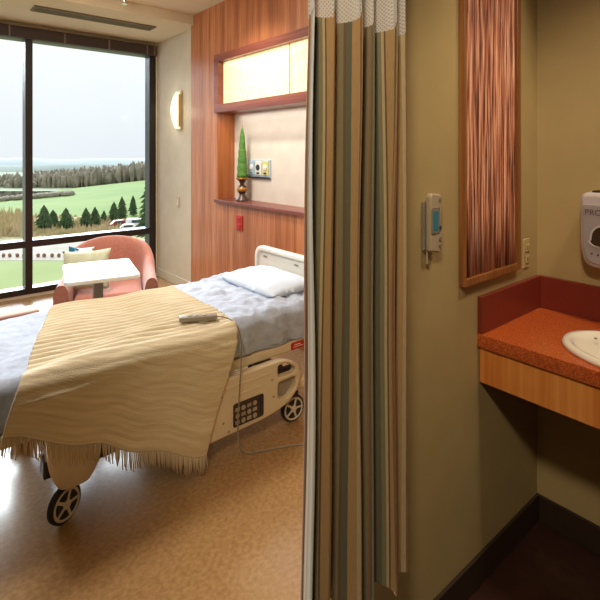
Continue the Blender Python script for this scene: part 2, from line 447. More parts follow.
# ------------------------------------------------------------------ window
FX0, FX1 = WX-.13, WX+.005
zt, zb = 2.66, .03
ys = [2.345, 1.013-.032, -.31, -1.60, REAR+.03]
b = bmn()
box(b, FX0, FX1, REAR+.03, 2.345, 2.655, 2.74)       # head
box(b, FX0, FX1, REAR+.03, 2.345, .03, .09)           # foot
box(b, FX0, FX1, 2.265, 2.345, .03, 2.74)             # jamb by the beige wall
box(b, FX0, FX1, REAR+.03, REAR+.09, .03, 2.74)
for y in ys[1:4]: box(b, FX0, FX1+.02, y-.033, y+.033, .09, 2.655)
box(b, FX0, FX1+.01, REAR+.05, 2.26, .515, .585)      # transom
w1 = struct('window_1', b, M['black_frame'], label='dark bronze framed floor to ceiling window beside the beige wall')
for i in range(4):
    y1, y0 = ys[i]-.02, ys[i+1]+.02
    for z0, z1 in ((.08, .52), (.58, 2.66)):
        b = bmn(); box(b, WX-.07, WX-.064, y0, y1, z0, z1); obj('glass_pane', b, M['glass'], w1)
v = thing('window_shade', 'dark rolled window shade cassette along the top of the window', 'window shade', (WX+.05, -.1, 2.655))
b = bmn(); box(b, WX+.008, WX+.075, REAR+.1, 2.33, 2.655, 2.775, .008); obj('cassette', b, M['valance'], v)
for y in (2.30, 2.21, 1.77, 1.31, .80, .3, -.3, -.9):
    b = bmn(); box(b, WX+.07, WX+.082, y-.008, y+.008, 2.66, 2.77, .002); obj('bracket', b, M['bracket'], v)

# vent, sprinkler on the soffit and ceiling
v = thing('air_vent', 'long narrow slotted air vent in the window soffit', 'air vent', (-4.9, 1.46, 2.808))
b = bmn()
for x in (-4.965, -4.80): box(b, x-.008, x+.008, .90, 2.02, 2.805, 2.82, .002)
for y in (.90, 2.02): box(b, -4.973, -4.792, y-.008, y+.008, 2.805, 2.82, .002)
obj('frame', b, M['vent'], v)
b = bmn(); box(b, -4.965, -4.80, .90, 2.02, 2.815, 2.8195); obj('backing', b, M['vent_dark'], v)
b = bmn()
for k in range(56):
    y = .92+k*1.08/55; box(b, -4.96, -4.805, y-.004, y+.004, 2.807, 2.8155)
obj('slats', b, M['vent'], v)
v = thing('ceiling_sprinkler', 'small chrome sprinkler head under the ceiling near the window soffit', 'sprinkler', (-4.35, 1.54, 2.85))
b = bmn(); lathe(b, [(.045, CZ-.002), (.045, CZ-.012), (.02, CZ-.02), (.012, CZ-.05), (.012, CZ-.06)], (-4.35, 1.54, 0), 20); obj('escutcheon', b, M['chrome'], v, smooth=40)
b = bmn(); lathe(b, [(.003, CZ-.062), (.028, CZ-.066), (.028, CZ-.07), (.003, CZ-.07)], (-4.35, 1.54, 0), 20); obj('deflector', b, M['chrome'], v, smooth=40)

# ------------------------------------------------------------------ wooden headwall with lit panel and niche
NX0, NX1 = -4.005, -1.6        # niche and lit panel span (window side, partition side)
hw = thing('headwall', 'cherry wood headwall with lit panel and open niche behind the bed', 'headwall', (-2.8, 2.4, 0))
b = bmn()
box(b, LX, NX0, HY, BY+.3, 0, CZ); box(b, NX1, PX-.15, HY, BY+.3, 0, CZ)
box(b, NX0, NX1, HY, BY+.3, 0, 1.02); box(b, NX0, NX1, HY, BY+.3, 2.40, CZ)
box(b, NX0, NX1, HY+.06, BY+.3, 1.88, 2.40)
obj('veneer_panel', b, M['wood_head'], hw)
b = bmn(); box(b, NX0, NX1, 2.49, 2.50, 1.02, 1.88); obj('niche_back', b, M['niche_back'], hw)
b = bmn(); box(b, NX0-.0, NX0+.012, HY-.001, 2.49, 1.04, 1.88); obj('niche_side', b, M['wood_lining'], hw)
b = bmn(); box(b, NX0-.01, NX1, HY-.03, 2.49, 1.02, 1.05, .004); obj('ledge', b, M['wood_trim'], hw)
fr = bmn()
box(fr, NX0-.01, NX1, HY-.03, HY+.06, 2.355, 2.425, .003)
box(fr, NX0-.01, NX1, HY-.03, HY+.19, 1.872, 1.95, .003)
box(fr, NX0-.01, -3.935, HY-.03, HY+.06, 1.95, 2.355, .003)
obj('panel_frame', fr, M['wood_trim'], hw)
lp = bmn(); box(lp, -3.935, NX1, HY+.03, HY+.05, 1.95, 2.355); lp = obj('lit_panel', lp, M['glow'], hw)
b = bmn(); box(b, -2.925, -2.915, HY+.026, HY+.031, 1.95, 2.355); obj('panel_seam', b, M['seam'], lp)

# sconce and switch on the beige wall
v = thing('wall_sconce', 'glowing tall half-round glass sconce on the beige wall', 'wall light', (-4.97, BY, 1.78))
b = bmn(); box(b, -4.99, -4.865, BY-.014, BY, 1.74, 2.18, .004); box(b, -4.878, -4.868, BY-.045, BY, 1.78, 2.14, .003); obj('bracket', b, M['brass'], v)
b = bmn()
def sc(a, t):
    th = pi*a; w = .062*sin(pi*(.06+.88*t))**.55
    return Vector((-4.935-w*cos(th), BY-.012-.085*sin(th)*sin(pi*(.06+.88*t))**.6, 1.76+.40*t))
grid(b, 16, 16, sc); obj('glass_shade', b, M['sconce'], v, smooth=True, solid=.004)
v = thing('light_switch', 'small beige light switch on the wall under the sconce', 'light switch', (-4.97, BY, .88))
b = bmn(); box(b, -5.005, -4.935, BY-.008, BY, .875, .995, .003); obj('plate', b, M['switch'], v)
b = bmn(); box(b, -4.982, -4.958, BY-.014, BY-.008, .905, .965, .002); obj('rocker', b, M['plastic_white'], v)

# red outlet on the headwall
v = thing('red_outlet', 'red emergency power outlet on the wood below the candle', 'power outlet', (-3.6, HY, .80))
b = bmn(); box(b, -3.65, -3.548, HY-.012, HY, .80, .935, .004); pl = obj('plate', b, M['red'], v)
for z in (.838, .897):
    b = bmn(); box(b, -3.625, -3.573, HY-.017, HY-.012, z-.02, z+.02, .003); s = obj('socket', b, M['red'], v)
    bb = bmn(); box(bb, -3.613, -3.609, HY-.0185, HY-.0168, z-.008, z+.008); box(bb, -3.59, -3.586, HY-.0185, HY-.0168, z-.008, z+.008)
    obj('slots', bb, M['slot'], s)

# medical outlets on the niche back
v = thing('medical_outlet', 'pale blue medical gas outlet panel on the back of the niche', 'outlet panel', (-3.55, 2.49, 1.26))
b = bmn(); box(b, -3.735, -3.385, 2.478, 2.49, 1.262, 1.43, .004); obj('plate', b, M['outlet_blue'], v)
b = bmn(); box(b, -3.735, -3.385, 2.472, 2.479, 1.258, 1.275, .002); obj('lower_rail', b, M['slot'], v)
for x, m_, lab in ((-3.665, 'outlet_blue', None), (-3.56, 'outlet_white', 'white outlet'), (-3.45, 'outlet_yellow', 'yellow outlet')):
    b = bmn(); box(b, x-.045, x+.045, 2.468, 2.479, 1.29, 1.42, .004); f = obj('outlet', b, M[m_], v)
    if lab: f['label'] = lab
    b = bmn(); lathe(b, [(.027, 2.468), (.027, 2.462), (.018, 2.458), (.0, 2.458)], (x, 0, 1.36), 20, 'y'); obj('port', b, M['outlet_white' if m_ != 'outlet_white' else 'slot'], f, smooth=40)
    b = bmn(); box(b, x-.02, x+.02, 2.465, 2.469, 1.30, 1.315); obj('mark', b, M['outlet_green' if m_ == 'outlet_blue' else 'slot'], f)

# candle on the ledge
cx, cy = -3.70, 2.39
h = thing('candle_holder', 'dark turned wooden candle holder with gold bands on the niche ledge', 'candle holder', (cx, cy, 1.05))
b = bmn(); lathe(b, [(0, 1.05), (.062, 1.05), (.062, 1.062), (.048, 1.075), (.03, 1.10), (.026, 1.115), (.042, 1.135), (.048, 1.155), (.04, 1.18), (.022, 1.195), (.022, 1.21), (.034, 1.235), (.055, 1.25), (.06, 1.262), (0, 1.262)], (cx, cy, 0), 28)
obj('stem', b, M['holder_dark'], h, smooth=50)
b = bmn(); lathe(b, [(.0435, 1.137), (.0495, 1.147), (.0495, 1.163), (.0425, 1.176)], (cx, cy, 0), 28); obj('band', b, M['holder_gold'], h, smooth=True)
b = bmn(); lathe(b, [(.05, 1.247), (.057, 1.249), (.0615, 1.258), (.0615, 1.264), (.056, 1.264)], (cx, cy, 0), 28); obj('rim', b, M['holder_gold'], h, smooth=True)
cd = thing('green_candle', 'tall tapering green candle standing in the turned holder', 'candle', (cx, cy, 1.264))
b = bmn(); prof = [(0, 1.264), (.046, 1.264)]
for k in range(1, 25):
    t = k/24; prof.append(((.047*(1-t)**.55+.003)*(1+.06*sin(t*40)), 1.266+.46*t))
prof.append((0, 1.728)); lathe(b, prof, (cx, cy, 0), 24); obj('wax', b, M['candle'], cd, smooth=True)
b = bmn(); tube(b, [(cx, cy, 1.724), (cx+.002, cy, 1.745)], .0018, 6); obj('wick', b, M['slot'], cd)

# ------------------------------------------------------------------ hospital bed
BX0, BX1, BY0, BY1 = -2.93, -2.04, .08, 2.09
bed = thing('hospital_bed', 'cream hospital bed with lowered side rail and casters against the wood headwall', 'hospital bed', (-2.52, 1.1, 0))
b = bmn()
box(b, BX1-.05, BX1, BY0+.05, BY1-.09, .40, .452, .008); box(b, BX0, BX0+.05, BY0+.05, BY1-.09, .40, .452, .008)
box(b, BX0, BX1, BY0+.03, BY0+.09, .38, .452, .008); box(b, BX0, BX1, BY1-.13, BY1-.08, .38, .452, .008)
box(b, BX0+.05, BX1-.05, BY0+.09, BY1-.13, .41, .436)
deck = obj('deck_frame', b, M['plastic_cream'], bed)
b = bmn(); box(b, BX1-.003, BX1+.003, 1.635, 1.735, .405, .445, .002); st = obj('warning_sticker', b, M['red'], deck)
b = bmn(); box(b, BX1+.003, BX1+.0036, 1.65, 1.72, .417, .421); box(b, BX1+.003, BX1+.0036, 1.655, 1.70, .428, .433); obj('sticker_lines', b, M['white_mark'], st)
b = bmn()
for x in (-2.12, -2.84): box(b, x-.035, x+.035, .42, 1.72, .20, .27, .006)
for y in (.48, 1.06, 1.66): box(b, -2.84, -2.12, y-.03, y+.03, .20, .26, .006)
for y in (.75, 1.4):
    for x in (-2.3, -2.72): tube(b, [(x, y-.12, .24), (x, y+.12, .42)], .022, 10)
obj('undercarriage', b, M['dark_steel'], bed)
# headboard
b = flat([rrect(-2.97, BX1-.02, .40, .785, .07, 8)], .028, ((0, 2.065, 0), (1, 0, 0), (0, 0, 1)), .006)
hb = obj('headboard', b, M['plastic_white'], bed, smooth=40)
b = flat([rrect(-2.985, BX1-.005, .385, .80, .085, 8), rrect(-2.945, BX1-.045, .43, .762, .055, 8)], .05, ((0, 2.06, 0), (1, 0, 0), (0, 0, 1)), .012)
obj('rim', b, M['plastic_white'], hb, smooth=40)
for x in (-2.86, -2.5, -2.2):
    b = bmn(); box(b, x-.022, x+.022, 2.046, 2.053, .722, .734, .003); obj('grip_slot', b, M['plastic_grey'], hb)
# footboard (low end beyond the frame edge)
b = flat([rrect(BX0+.02, BX1-.02, .36, .60, .06, 8)], .03, ((0, BY0+.015, 0), (1, 0, 0), (0, 0, 1)), .006); obj('footboard', b, M['plastic_white'], bed, smooth=40)
# casters
def caster(x, y, turn, side):
    out = side*.02
    wm = Matrix.Translation((x, y, .0745)) @ Matrix.Rotation(turn, 4, 'Z')
    b = bmn(); lathe(b, [(.058, -.015), (.068, -.015), (.074, -.008), (.074, .008), (.068, .015), (.058, .015)], (0, 0, 0), 36, 'x')
    bmesh.ops.transform(b, matrix=wm, verts=b.verts[:]); wh = obj('wheel', b, M['tyre'], bed, smooth=40)
    b = bmn(); lathe(b, [(.064, -.012), (.064, .013), (.058, .02), (.049, .013), (.047, -.012), (.056, -.019), (.064, -.012)], (0, 0, 0), 36, 'x')
    lathe(b, [(0, -.018), (.016, -.018), (.018, .018), (0, .022)], (0, 0, 0), 20, 'x')
    for k in range(5):
        a = 2*pi*k/5
        tube(b, [(.008, .012*cos(a), .012*sin(a)), (.008, .054*cos(a), .054*sin(a))], .0095, 8)
    lathe(b, [(0, -.006), (.052, -.006), (.052, -.003), (0, -.003)], (0, 0, 0), 30, 'x')
    bmesh.ops.transform(b, matrix=wm, verts=b.verts[:]); obj('hub', b, M['hub'], wh, smooth=40)
    b = bmn()
    box(b, x-.03, x+.03, y-.02, y+.025, .152, .215, .008)
    tube(b, [(x-side*.028, y, .076), (x-side*.028, y, .17)], .011, 8)
    obj('fork', b, M['dark_steel'], bed)
for x, y, tn, s in ((-2.09, .497, radians(26), 1), (-2.06, 1.66, radians(-4), 1), (-2.86, .485, radians(20), -1), (-2.86, 1.66, 0, -1)):
    caster(x, y, tn, s)
# moulded corner covers above the foot casters
def cover(x, y, s):
    b = bmn()
    def f(a, t):
        th = 2*pi*a; k = 1-.12*t-.30*t**4; z = .36-.20*t
        c_, s_ = cos(th), sin(th); q = (abs(c_)**3.2+abs(s_)**3.2)**(-1/3.2)
        return Vector((x+.075*k*q*c_, y+.105*k*q*s_, z))
    V = grid(b, 40, 8, f); b.faces.new([V[i][8] for i in range(40)]); b.faces.new([V[i][0] for i in range(40)][::-1])
    bmesh.ops.remove_doubles(b, verts=b.verts[:], dist=1e-5)
    obj('corner_cover', b, M['plastic_cream'], bed, smooth=50)
for x, y in ((-2.08, .53), (-2.86, .53)): cover(x, y, 1)
b = bmn(); box(b, -2.12, -2.02, 1.58, 1.80, .17, .25, .03, 4); obj('corner_cover', b, M['plastic_cream'], bed, smooth=40)
# lowered side rail
RXP = -2.0
out = arcround([(.93, .16), (1.00, .385), (1.15, .405), (1.55, .405), (1.655, .345), (1.655, .24), (1.58, .165), (1.44, .135), (1.0, .125)], [.03, .05, .05, .09, .07, .07, .08, .06, .05], 6)
h1 = arcround([(1.50, .315), (1.50, .382), (1.555, .382), (1.615, .345), (1.62, .315)], .018, 4)
h2 = arcround([(1.50, .205), (1.50, .292), (1.625, .292), (1.62, .235), (1.56, .19)], .02, 4)
b = flat([out, h1, h2], .045, ((RXP, 0, 0), (0, 1, 0), (0, 0, 1)), .009)
rail = obj('side_rail', b, M['plastic_cream'], bed, smooth=40)
b = flat([arcround([(1.48, .18), (1.48, .30), (1.64, .30), (1.63, .22), (1.56, .17)], .02, 4)], .008, ((RXP-.016, 0, 0), (0, 1, 0), (0, 0, 1))); obj('recess_plate', b, M['plastic_grey'], rail)
b = flat([arcround([(1.16, .352), (1.17, .366), (1.46, .366), (1.44, .35)], .006, 3)], .008, ((RXP+.023, 0, 0), (0, 1, 0), (0, 0, 1)), .003); obj('grip_ridge', b, M['plastic_cream'], rail, smooth=40)
b = flat([arcround([(1.22, .305), (1.23, .316), (1.40, .316), (1.39, .303)], .005, 3)], .006, ((RXP+.023, 0, 0), (0, 1, 0), (0, 0, 1)), .002); obj('grip_ridge', b, M['plastic_cream'], rail, smooth=40)
b = flat([rrect(1.225, 1.405, .158, .272, .012)], .006, ((RXP+.024, 0, 0), (0, 1, 0), (0, 0, 1)), .002); kp = obj('control_panel', b, M['keypad'], rail, smooth=40)
for i in range(4):
    for j in range(3):
        y, z = 1.247+i*.034, .18+j*.031
        b = bmn()
        if (i+j) % 2: lathe(b, [(.012, RXP+.026), (.012, RXP+.0295), (0, RXP+.0295)], (0, y, z), 14, 'x')
        else: box(b, RXP+.026, RXP+.0295, y-.013, y+.013, z-.009, z+.009, .002)
        obj('button', b, M['key'] if (i*3+j) % 4 else M['plastic_grey'], kp)
b = bmn(); box(b, RXP+.026, RXP+.0295, 1.382, 1.398, .17, .262, .002); obj('dark_strip', b, M['slot'], kp)
for y, z in ((1.16, .33), (1.17, .2), (1.20, .15), (1.46, .32), (1.47, .23)):
    b = bmn(); lathe(b, [(.006, RXP+.022), (.006, RXP+.0245), (0, RXP+.0245)], (0, y, z), 10, 'x'); obj('screw', b, M['plastic_grey'], rail)
for y in (1.2, 1.38):
    b = bmn(); tube(b, [(RXP-.02, y, .25), (RXP-.05, y, .33), (BX1-.02, y, .42)], .014, 8); obj('rail_arm', b, M['dark_steel'], bed)

# mattress, linen, pillow
b = bmn(); box(b, BX0+.03, BX1-.035, BY0+.05, BY1-.08, .452, .60, .03, 3)
tag(obj('mattress', b, M['mattress'], smooth=40), 'grey mattress edge below the pale bed linen', 'mattress')
def bedpath(q):
    """q: distance across the bed top from the far edge -> (x, z) of the draped surface"""
    W = .80; R = .05
    x0 = BX0+.07
    if q < W-R: return x0+q, .635
    a = (q-(W-R))/R
    if a < pi/2: return x0+W-R+R*sin(a), .635-R*(1-cos(a))
    return x0+W, .635-R-(q-(W-R)-R*pi/2)
b = bmn()
def sheet(s, t):
    y = BY0+.04+s*(BY1-BY0-.15)
    q = t*1.045
    x, z = bedpath(q)
    rs = max(0, min(1, (y-1.25)/.25))
    w = .010*nz(x*5, y*7, z*5)+.030*rs*abs(nz(x*7+4, y*9, z*7))+.008*nz(x*22, y*25, z*20)*(.4+rs)
    if q > .78:
        k = min(1, (q-.78)/.1)
        x += k*(.012+1.1*w+.008*sin(y*38+3*nz(y*4)))
        y += .012*k*nz(y*9, z*9)
        z = max(z, .463) + .010*k*nz(y*14, 3) if z < .47 else z
    else:
        z += w
    if s < .02: z -= .03
    return Vector((x, y, z))
grid(b, 150, 90, sheet)
tag(obj('bed_sheet', b, M['sheet'], smooth=True, solid=.005), 'crumpled pale blue grey linen covering the bed mattress', 'bed sheet')
b = bmn()
pcx, pcy, pz = -2.50, 1.80, .60
def pil(sgn):
    def f(a, c):
        u, v_ = a*2-1, c*2-1
        k = max(0, (1-abs(u)**3.2))*max(0, (1-abs(v_)**3.2))
        px = pcx+u*.30*(1-.06*(1-v_*v_)*0-.05*abs(v_)**4); py = pcy+v_*.18*(1-.06*abs(u)**4)
        th = .07*k**.5
        zz = pz+.062+.01*(v_+1)*.5+ (th*.75 if sgn > 0 else -.05*k**.5)+.006*nz(u*4, v_*4, sgn)
        return Vector((px, py, max(zz, pz+.012)))
    return f
grid(b, 36, 28, pil(1)); grid(b, 36, 28, pil(-1)); bmesh.ops.remove_doubles(b, verts=b.verts[:], dist=.002)
tag(obj('pillow', b, M['pillow'], smooth=True), 'white pillow at the head of the hospital bed', 'pillow')

# throw
HANG = .52
def lerp(a, c, t): return a+(c-a)*t
tw = thing('throw_blanket', 'cream ribbed wool throw draped over the foot half of the bed', 'throw blanket', (-2.1, .75, .1))
def throw_pt(s, t, off=0.0):
    """s 0..1 foot side to head side, t 0..1 far edge to hem"""
    top = .80
    hem = lerp(.455, .105, s)+.010*sin(s*19)+.012*nz(s*7, 2)
    drop = .655-hem
    L = top+drop; d = t*L
    yl = lerp(.60, .335, min(1, d/top)) if d < top else lerp(.335, .262, (d-top)/drop)
    yr = lerp(1.27, 1.245, min(1, d/top)) if d < top else lerp(1.245, 1.065, (d-top)/drop)
    y = lerp(yl, yr, s)
    R = .07
    x0 = -2.81+.05*s
    wide = top+(-2.0-(-2.81)-top)
    xe = -1.945                              # plane of the hanging side
    W = xe-x0
    zt_ = .668+.012*nz(s*3, t*3)
    # ribs run along the bed length
    rib = .0085*(2*abs(sin(d*pi/.042))-1)*max(.16, min(1, 1-(d-.66)/.16))
    if d < W-R:
        x, z = x0+d, zt_+rib
        # soft folds near the edge
        z += .016*max(0, sin((s*2.2+d*5.2)*pi))*max(0, (d-.45)/.35)
    else:
        a = (d-(W-R))/R
        if a < pi/2:
            x, z = x0+W-R+R*sin(a)+rib*sin(a), zt_-R*(1-cos(a))+rib*cos(a)
            fade = 1-a/(pi/2); z += .016*max(0, sin((s*2.2+d*5.2)*pi))*fade
        else:
            g = d-(W-R)-R*pi/2
            k = min(1, g/.3)
            x = xe+rib*.8*max(.35, 1-g*1.6)+k*(.016*sin(s*9+g*2)+.014*nz(s*4, g*2))+.018*sin(min(1, g/.12)*pi)*nz(s*4+9, g*8)
            # diagonal folds under the top edge
            x += .010*max(0, sin((g*7+s*2.6)*pi))*max(0, 1-g/.25)
            z = zt_-R-g
    if d > W-R+.11: x = max(x, -1.957)
    y += .010*nz(t*6, s*2, 5)*(t > .3)
    return Vector((x+off, y, z))
b = bmn(); grid(b, 110, 260, lambda s, t: throw_pt(s, t), uv=lambda s, t: (s*.9, t*1.3))
obj('cloth', b, M['throw'], tw, smooth=True, solid=.006)
b = bmn()
for k in range(118):
    s = k/117; p = throw_pt(s, 1.0); dy = random.uniform(-.010, .010); ln = random.uniform(.06, .085)
    if s < .02 and False: continue
    tube(b, [p+Vector((0, 0, .004)), p+Vector((.002, dy*.4, -ln*.5)), p+Vector((random.uniform(-.004, .006), dy, -ln))], [.0030, .0028, .0018], 5)
f = obj('fringe', b, M['fringe'], tw, smooth=True); f['kind'] = 'stuff'

# bed hand control and cord
hc = thing('hand_control', 'pale grey bed hand control with cord lying on the throw', 'remote control', (-2.16, 1.12, .68))
def hcp(t):
    a = Vector((-2.128, 1.03, .695)); c = Vector((-2.055, 1.165, .69)); return a.lerp(c, t)
b = bmn(); box(b, -.09, .09, -.024, .024, -.011, .013, .008, 3)
dirv = (hcp(1)-hcp(0)); R4 = Matrix.Translation(hcp(.5)) @ Matrix.Rotation(math.atan2(dirv.y, dirv.x), 4, 'Z')
bmesh.ops.transform(b, matrix=R4, verts=b.verts[:]); obj('handset', b, M['plastic_grey'], hc, smooth=40)
b = bmn()
for k in range(3): box(b, -.05+k*.035, -.03+k*.035, -.012, .012, .013, .016, .002)
bmesh.ops.transform(b, matrix=R4, verts=b.verts[:]); obj('buttons', b, M['key'], hc)
pts = [hcp(1), (-2.03, 1.20, .69), (-1.985, 1.24, .665), (-1.955, 1.255, .60), (-1.95, 1.255, .5), (-1.95, 1.245, .35), (-1.95, 1.235, .2), (-1.955, 1.245, .08), (-1.96, 1.29, .018), (-1.93, 1.40, .006), (-1.87, 1.53, .006), (-1.78, 1.68, .006), (-1.7, 1.9, .006), (-1.66, 2.2, .006)]
def smoothpath(P, n=6):
    P = [Vector(p) for p in P]; o = []
    for i in range(len(P)-1):
        p0, p1, p2, p3 = P[max(i-1, 0)], P[i], P[i+1], P[min(i+2, len(P)-1)]
        for k in range(n):
            t = k/n
            o.append(.5*((2*p1)+(p2-p0)*t+(2*p0-5*p1+4*p2-p3)*t*t+(3*p1-p0-3*p2+p3)*t**3))
    return o+[P[-1]]
b = bmn(); tube(b, smoothpath(pts), .0036, 8); obj('cord', b, M['plastic_grey'], hc, smooth=True)

# ------------------------------------------------------------------ overbed table
tb = thing('overbed_table', 'white overbed table reaching across the far side of the bed', 'overbed table', (-3.42, .80, 0))
TR = Matrix.Translation((-3.42, .80, 0)) @ Matrix.Rotation(radians(-12), 4, 'Z')
def tpart(name, b, m, sm=40): bmesh.ops.transform(b, matrix=TR, verts=b.verts[:]); return obj(name, b, m, tb, smooth=sm)
tpart('tabletop', flat([rrect(0, .50, 0, .42, .03)], .025, ((0, 0, .742), (1, 0, 0), (0, 1, 0)), .006), M['table'])
b = bmn(); box(b, .06, .14, .18, .24, .10, .735, .008); tpart('column', b, M['plastic_grey'])
b = bmn(); box(b, .05, .15, -.05, .47, .07, .11, .01); box(b, .05, .60, -.05, 0, .07, .10, .01); box(b, .05, .60, .42, .47, .07, .10, .01); tpart('base', b, M['plastic_grey'])
for x in (.09, .55):
    for y in (-.025, .445):
        b = bmn(); lathe(b, [(.0, -.012), (.034, -.012), (.034, .012), (0, .012)], (x, y, .034), 20, 'x'); tpart('wheel', b, M['tyre'])

# ------------------------------------------------------------------ armchair
AX, AY = -3.93, 1.28
ar = thing('armchair', 'salmon upholstered tub armchair with rounded back beside the window', 'armchair', (AX, AY, 0))
ROT = Matrix.Translation((AX, AY, 0)) @ Matrix.Rotation(radians(-20), 4, 'Z') @ Matrix.Diagonal((.88, .86, 1, 1))   # local +x is the front
def place(bm): bmesh.ops.transform(bm, matrix=ROT, verts=bm.verts[:]); return bm
b = bmn()
def shell(a, t):
    """tub wall: a around from one arm to the other, t around the padded section"""
    th = radians(lerp(-180, 180, a)); ang = lerp(-1, 1, a)
    # path in plan: arms straight, back round
    L = 2.35; d = ang*L/2; rb = .34; arc = rb*pi/2
    if abs(d) < arc: px, py, nx, ny = -rb*cos(d/rb)+.02, rb*sin(d/rb), -cos(d/rb), sin(d/rb)
    else:
        sg = 1 if d > 0 else -1; px, py, nx, ny = .02+abs(d)-arc, sg*rb, 0, sg
    hback = .775; harm = .60
    k = max(0, min(1, (abs(d)-.34)/.40)); k = k*k*(3-2*k); top = lerp(hback-.10*min(1, abs(d)/.5)**2, harm, k)
    th_ = 2*pi*t; w = .058; hh = (top-.17)/2
    c_, s_ = cos(th_), sin(th_)
    ex = abs(c_)**.8*(1 if c_ > 0 else -1)*w; ez = abs(s_)**.45*(1 if s_ > 0 else -1)*hh
    lean = .05*max(0, (.17+hh+ez-.4))*(1-k)
    return Vector((px+nx*(ex+lean), py+ny*(ex+lean), .17+hh+ez))
V = grid(b, 60, 24, shell); b.faces.new([V[0][j] for j in range(24)]); b.faces.new([V[60][j] for j in range(24)][::-1])
bmesh.ops.remove_doubles(b, verts=b.verts[:], dist=1e-4); obj('back', place(b), M['chair_pink'], ar, smooth=60)
b = bmn(); box(b, -.30, .42, -.30, .30, .17, .34, .02); obj('seat_base', place(b), M['chair_pink'], ar, smooth=40)
b = bmn(); box(b, -.27, .46, -.275, .275, .34, .46, .045, 4); obj('seat_cushion', place(b), M['chair_pink'], ar, smooth=50)
for x in (-.25, .40):
    for y in (-.28, .28):
        b = bmn(); tube(b, [(x, y, .17), (x*1.04, y*1.04, 0)], [.028, .018], 12); obj('leg', place(b), M['wood_red'], ar, smooth=40)
# cushions in the chair
def cushion(name, m, c, size, thick, rot, label):
    b = bmn()
    for sg in (1, -1):
        def f(a, c_):
            u, v_ = a*2-1, c_*2-1
            k = max(0, 1-abs(u)**2.6)*max(0, 1-abs(v_)**2.6)
            pin = 1-.10*(1-min(abs(u), abs(v_)))*0
            r = 1-.11*((1-u*u)*abs(v_)**3+(1-v_*v_)*abs(u)**3)
            return Vector((u*size[0]/2*r, v_*size[1]/2*r, sg*thick/2*k**.55))
        grid(b, 20, 20, f)
    bmesh.ops.remove_doubles(b, verts=b.verts[:], dist=.001)
    bmesh.ops.transform(b, matrix=Matrix.Translation(c) @ rot, verts=b.verts[:])
    return tag(obj(name, b, m, smooth=True), label, 'cushion')
Rz = Matrix.Rotation
cushion('sage_cushion', M['cushion'], (-3.72, 1.03, .625), (.36, .30), .12, Rz(radians(52), 4, 'Z') @ Rz(radians(72), 4, 'X') @ Rz(radians(4), 4, 'Z'), 'pale sage green cushion propped in the armchair')
def teal_mat():
    m = mat('white cushion with teal leaves', (236, 240, 240), .9, rgb2=(24, 96, 128), scale=9, contrast=(.5, .54)); return m
cushion('patterned_cushion', teal_mat(), (-3.84, 1.02, .66), (.20, .24), .07, Rz(radians(48), 4, 'Z') @ Rz(radians(76), 4, 'X'), 'white and teal patterned cushion peeking out behind the sage cushion')
# footstool in front of the chair
fs = thing('footstool', 'low red wood footstool with pale pink top beside the far side of the bed', 'footstool', (-4.22, .45, 0))
b = bmn(); box(b, -4.36, -4.05, .02, .84, .10, .245, .01); obj('frame', b, M['wood_red'], fs)
b = bmn(); box(b, -4.33, -4.15, .05, .81, .24, .268, .012, 3); obj('top_pad', b, M['pink_pale'], fs, smooth=40)
for x in (-4.33, -4.11):
    for y in (.05, .81):
        b = bmn(); tube(b, [(x, y, .11), (x, y, 0)], [.02, .016], 10); obj('leg', b, M['wood_red'], fs, smooth=40)

# ------------------------------------------------------------------ privacy curtain
cu = thing('privacy_curtain', 'striped olive and tan privacy curtain with white netting along its top', 'curtain', (-.76, .82, .42))
NF = 5.0; CY0, CL, CXC = .678, .330, -.765
def cpt(s, z):
    zz = (z-.42)/2.4
    ph = 2*pi*NF*s+.5+.8*nz(s*3, z*.9)+.25*sin(s*9)
    A = (.027+.009*sin(s*17+1))*(1.15-.35*zz)
    spread = .955-.012*(1-min(1, (z-.4)/1.4))
    y = CY0-.012+CL*s*spread-.007*sin(2*ph)+.006*nz(s*6, z*1.5)-.022*(1-min(1, (z-.4)/1.4))*(1-s)
    x = CXC+A*cos(ph)+.008*nz(s*5+3, z*1.3)
    return Vector((x, y, z))
NS = 420; arc = [0]
for i in range(NS): arc.append(arc[-1]+(cpt((i+1)/NS, 1.0)-cpt(i/NS, 1.0)).length)
def auv(s, t, z0, z1): return (arc[int(round(s*NS))], lerp(z0, z1, t))
def hemz(s): return .436+.008*nz(s*8, 1)+.085*math.exp(-((s-.25)/.085)**2)+.02*math.exp(-((s-.70)/.06)**2)
def topz(s): return 1.806+.012*sin(s*2*pi*NF+.8)
b = bmn(); grid(b, NS, 40, lambda s, t: cpt(s, lerp(hemz(s), topz(s), t)), uv=lambda s, t: auv(s, t, .45, 1.8)); obj('striped_cloth', b, M['stripe'], cu, smooth=True, normals=False)
b = bmn(); grid(b, NS, 16, lambda s, t: cpt(s, lerp(topz(s)-.01, CZ-.03, t))+Vector((-.002, 0, 0)), uv=lambda s, t: auv(s, t, 1.8, 2.9)); obj('netting', b, M['net'], cu, smooth=True, normals=False)
b = bmn(); box(b, CXC-.015, CXC+.015, -1.5, SY, CZ-.03, CZ, .003); struct('trim_1', b, M['plastic_white'], label='white curtain track on the ceiling')

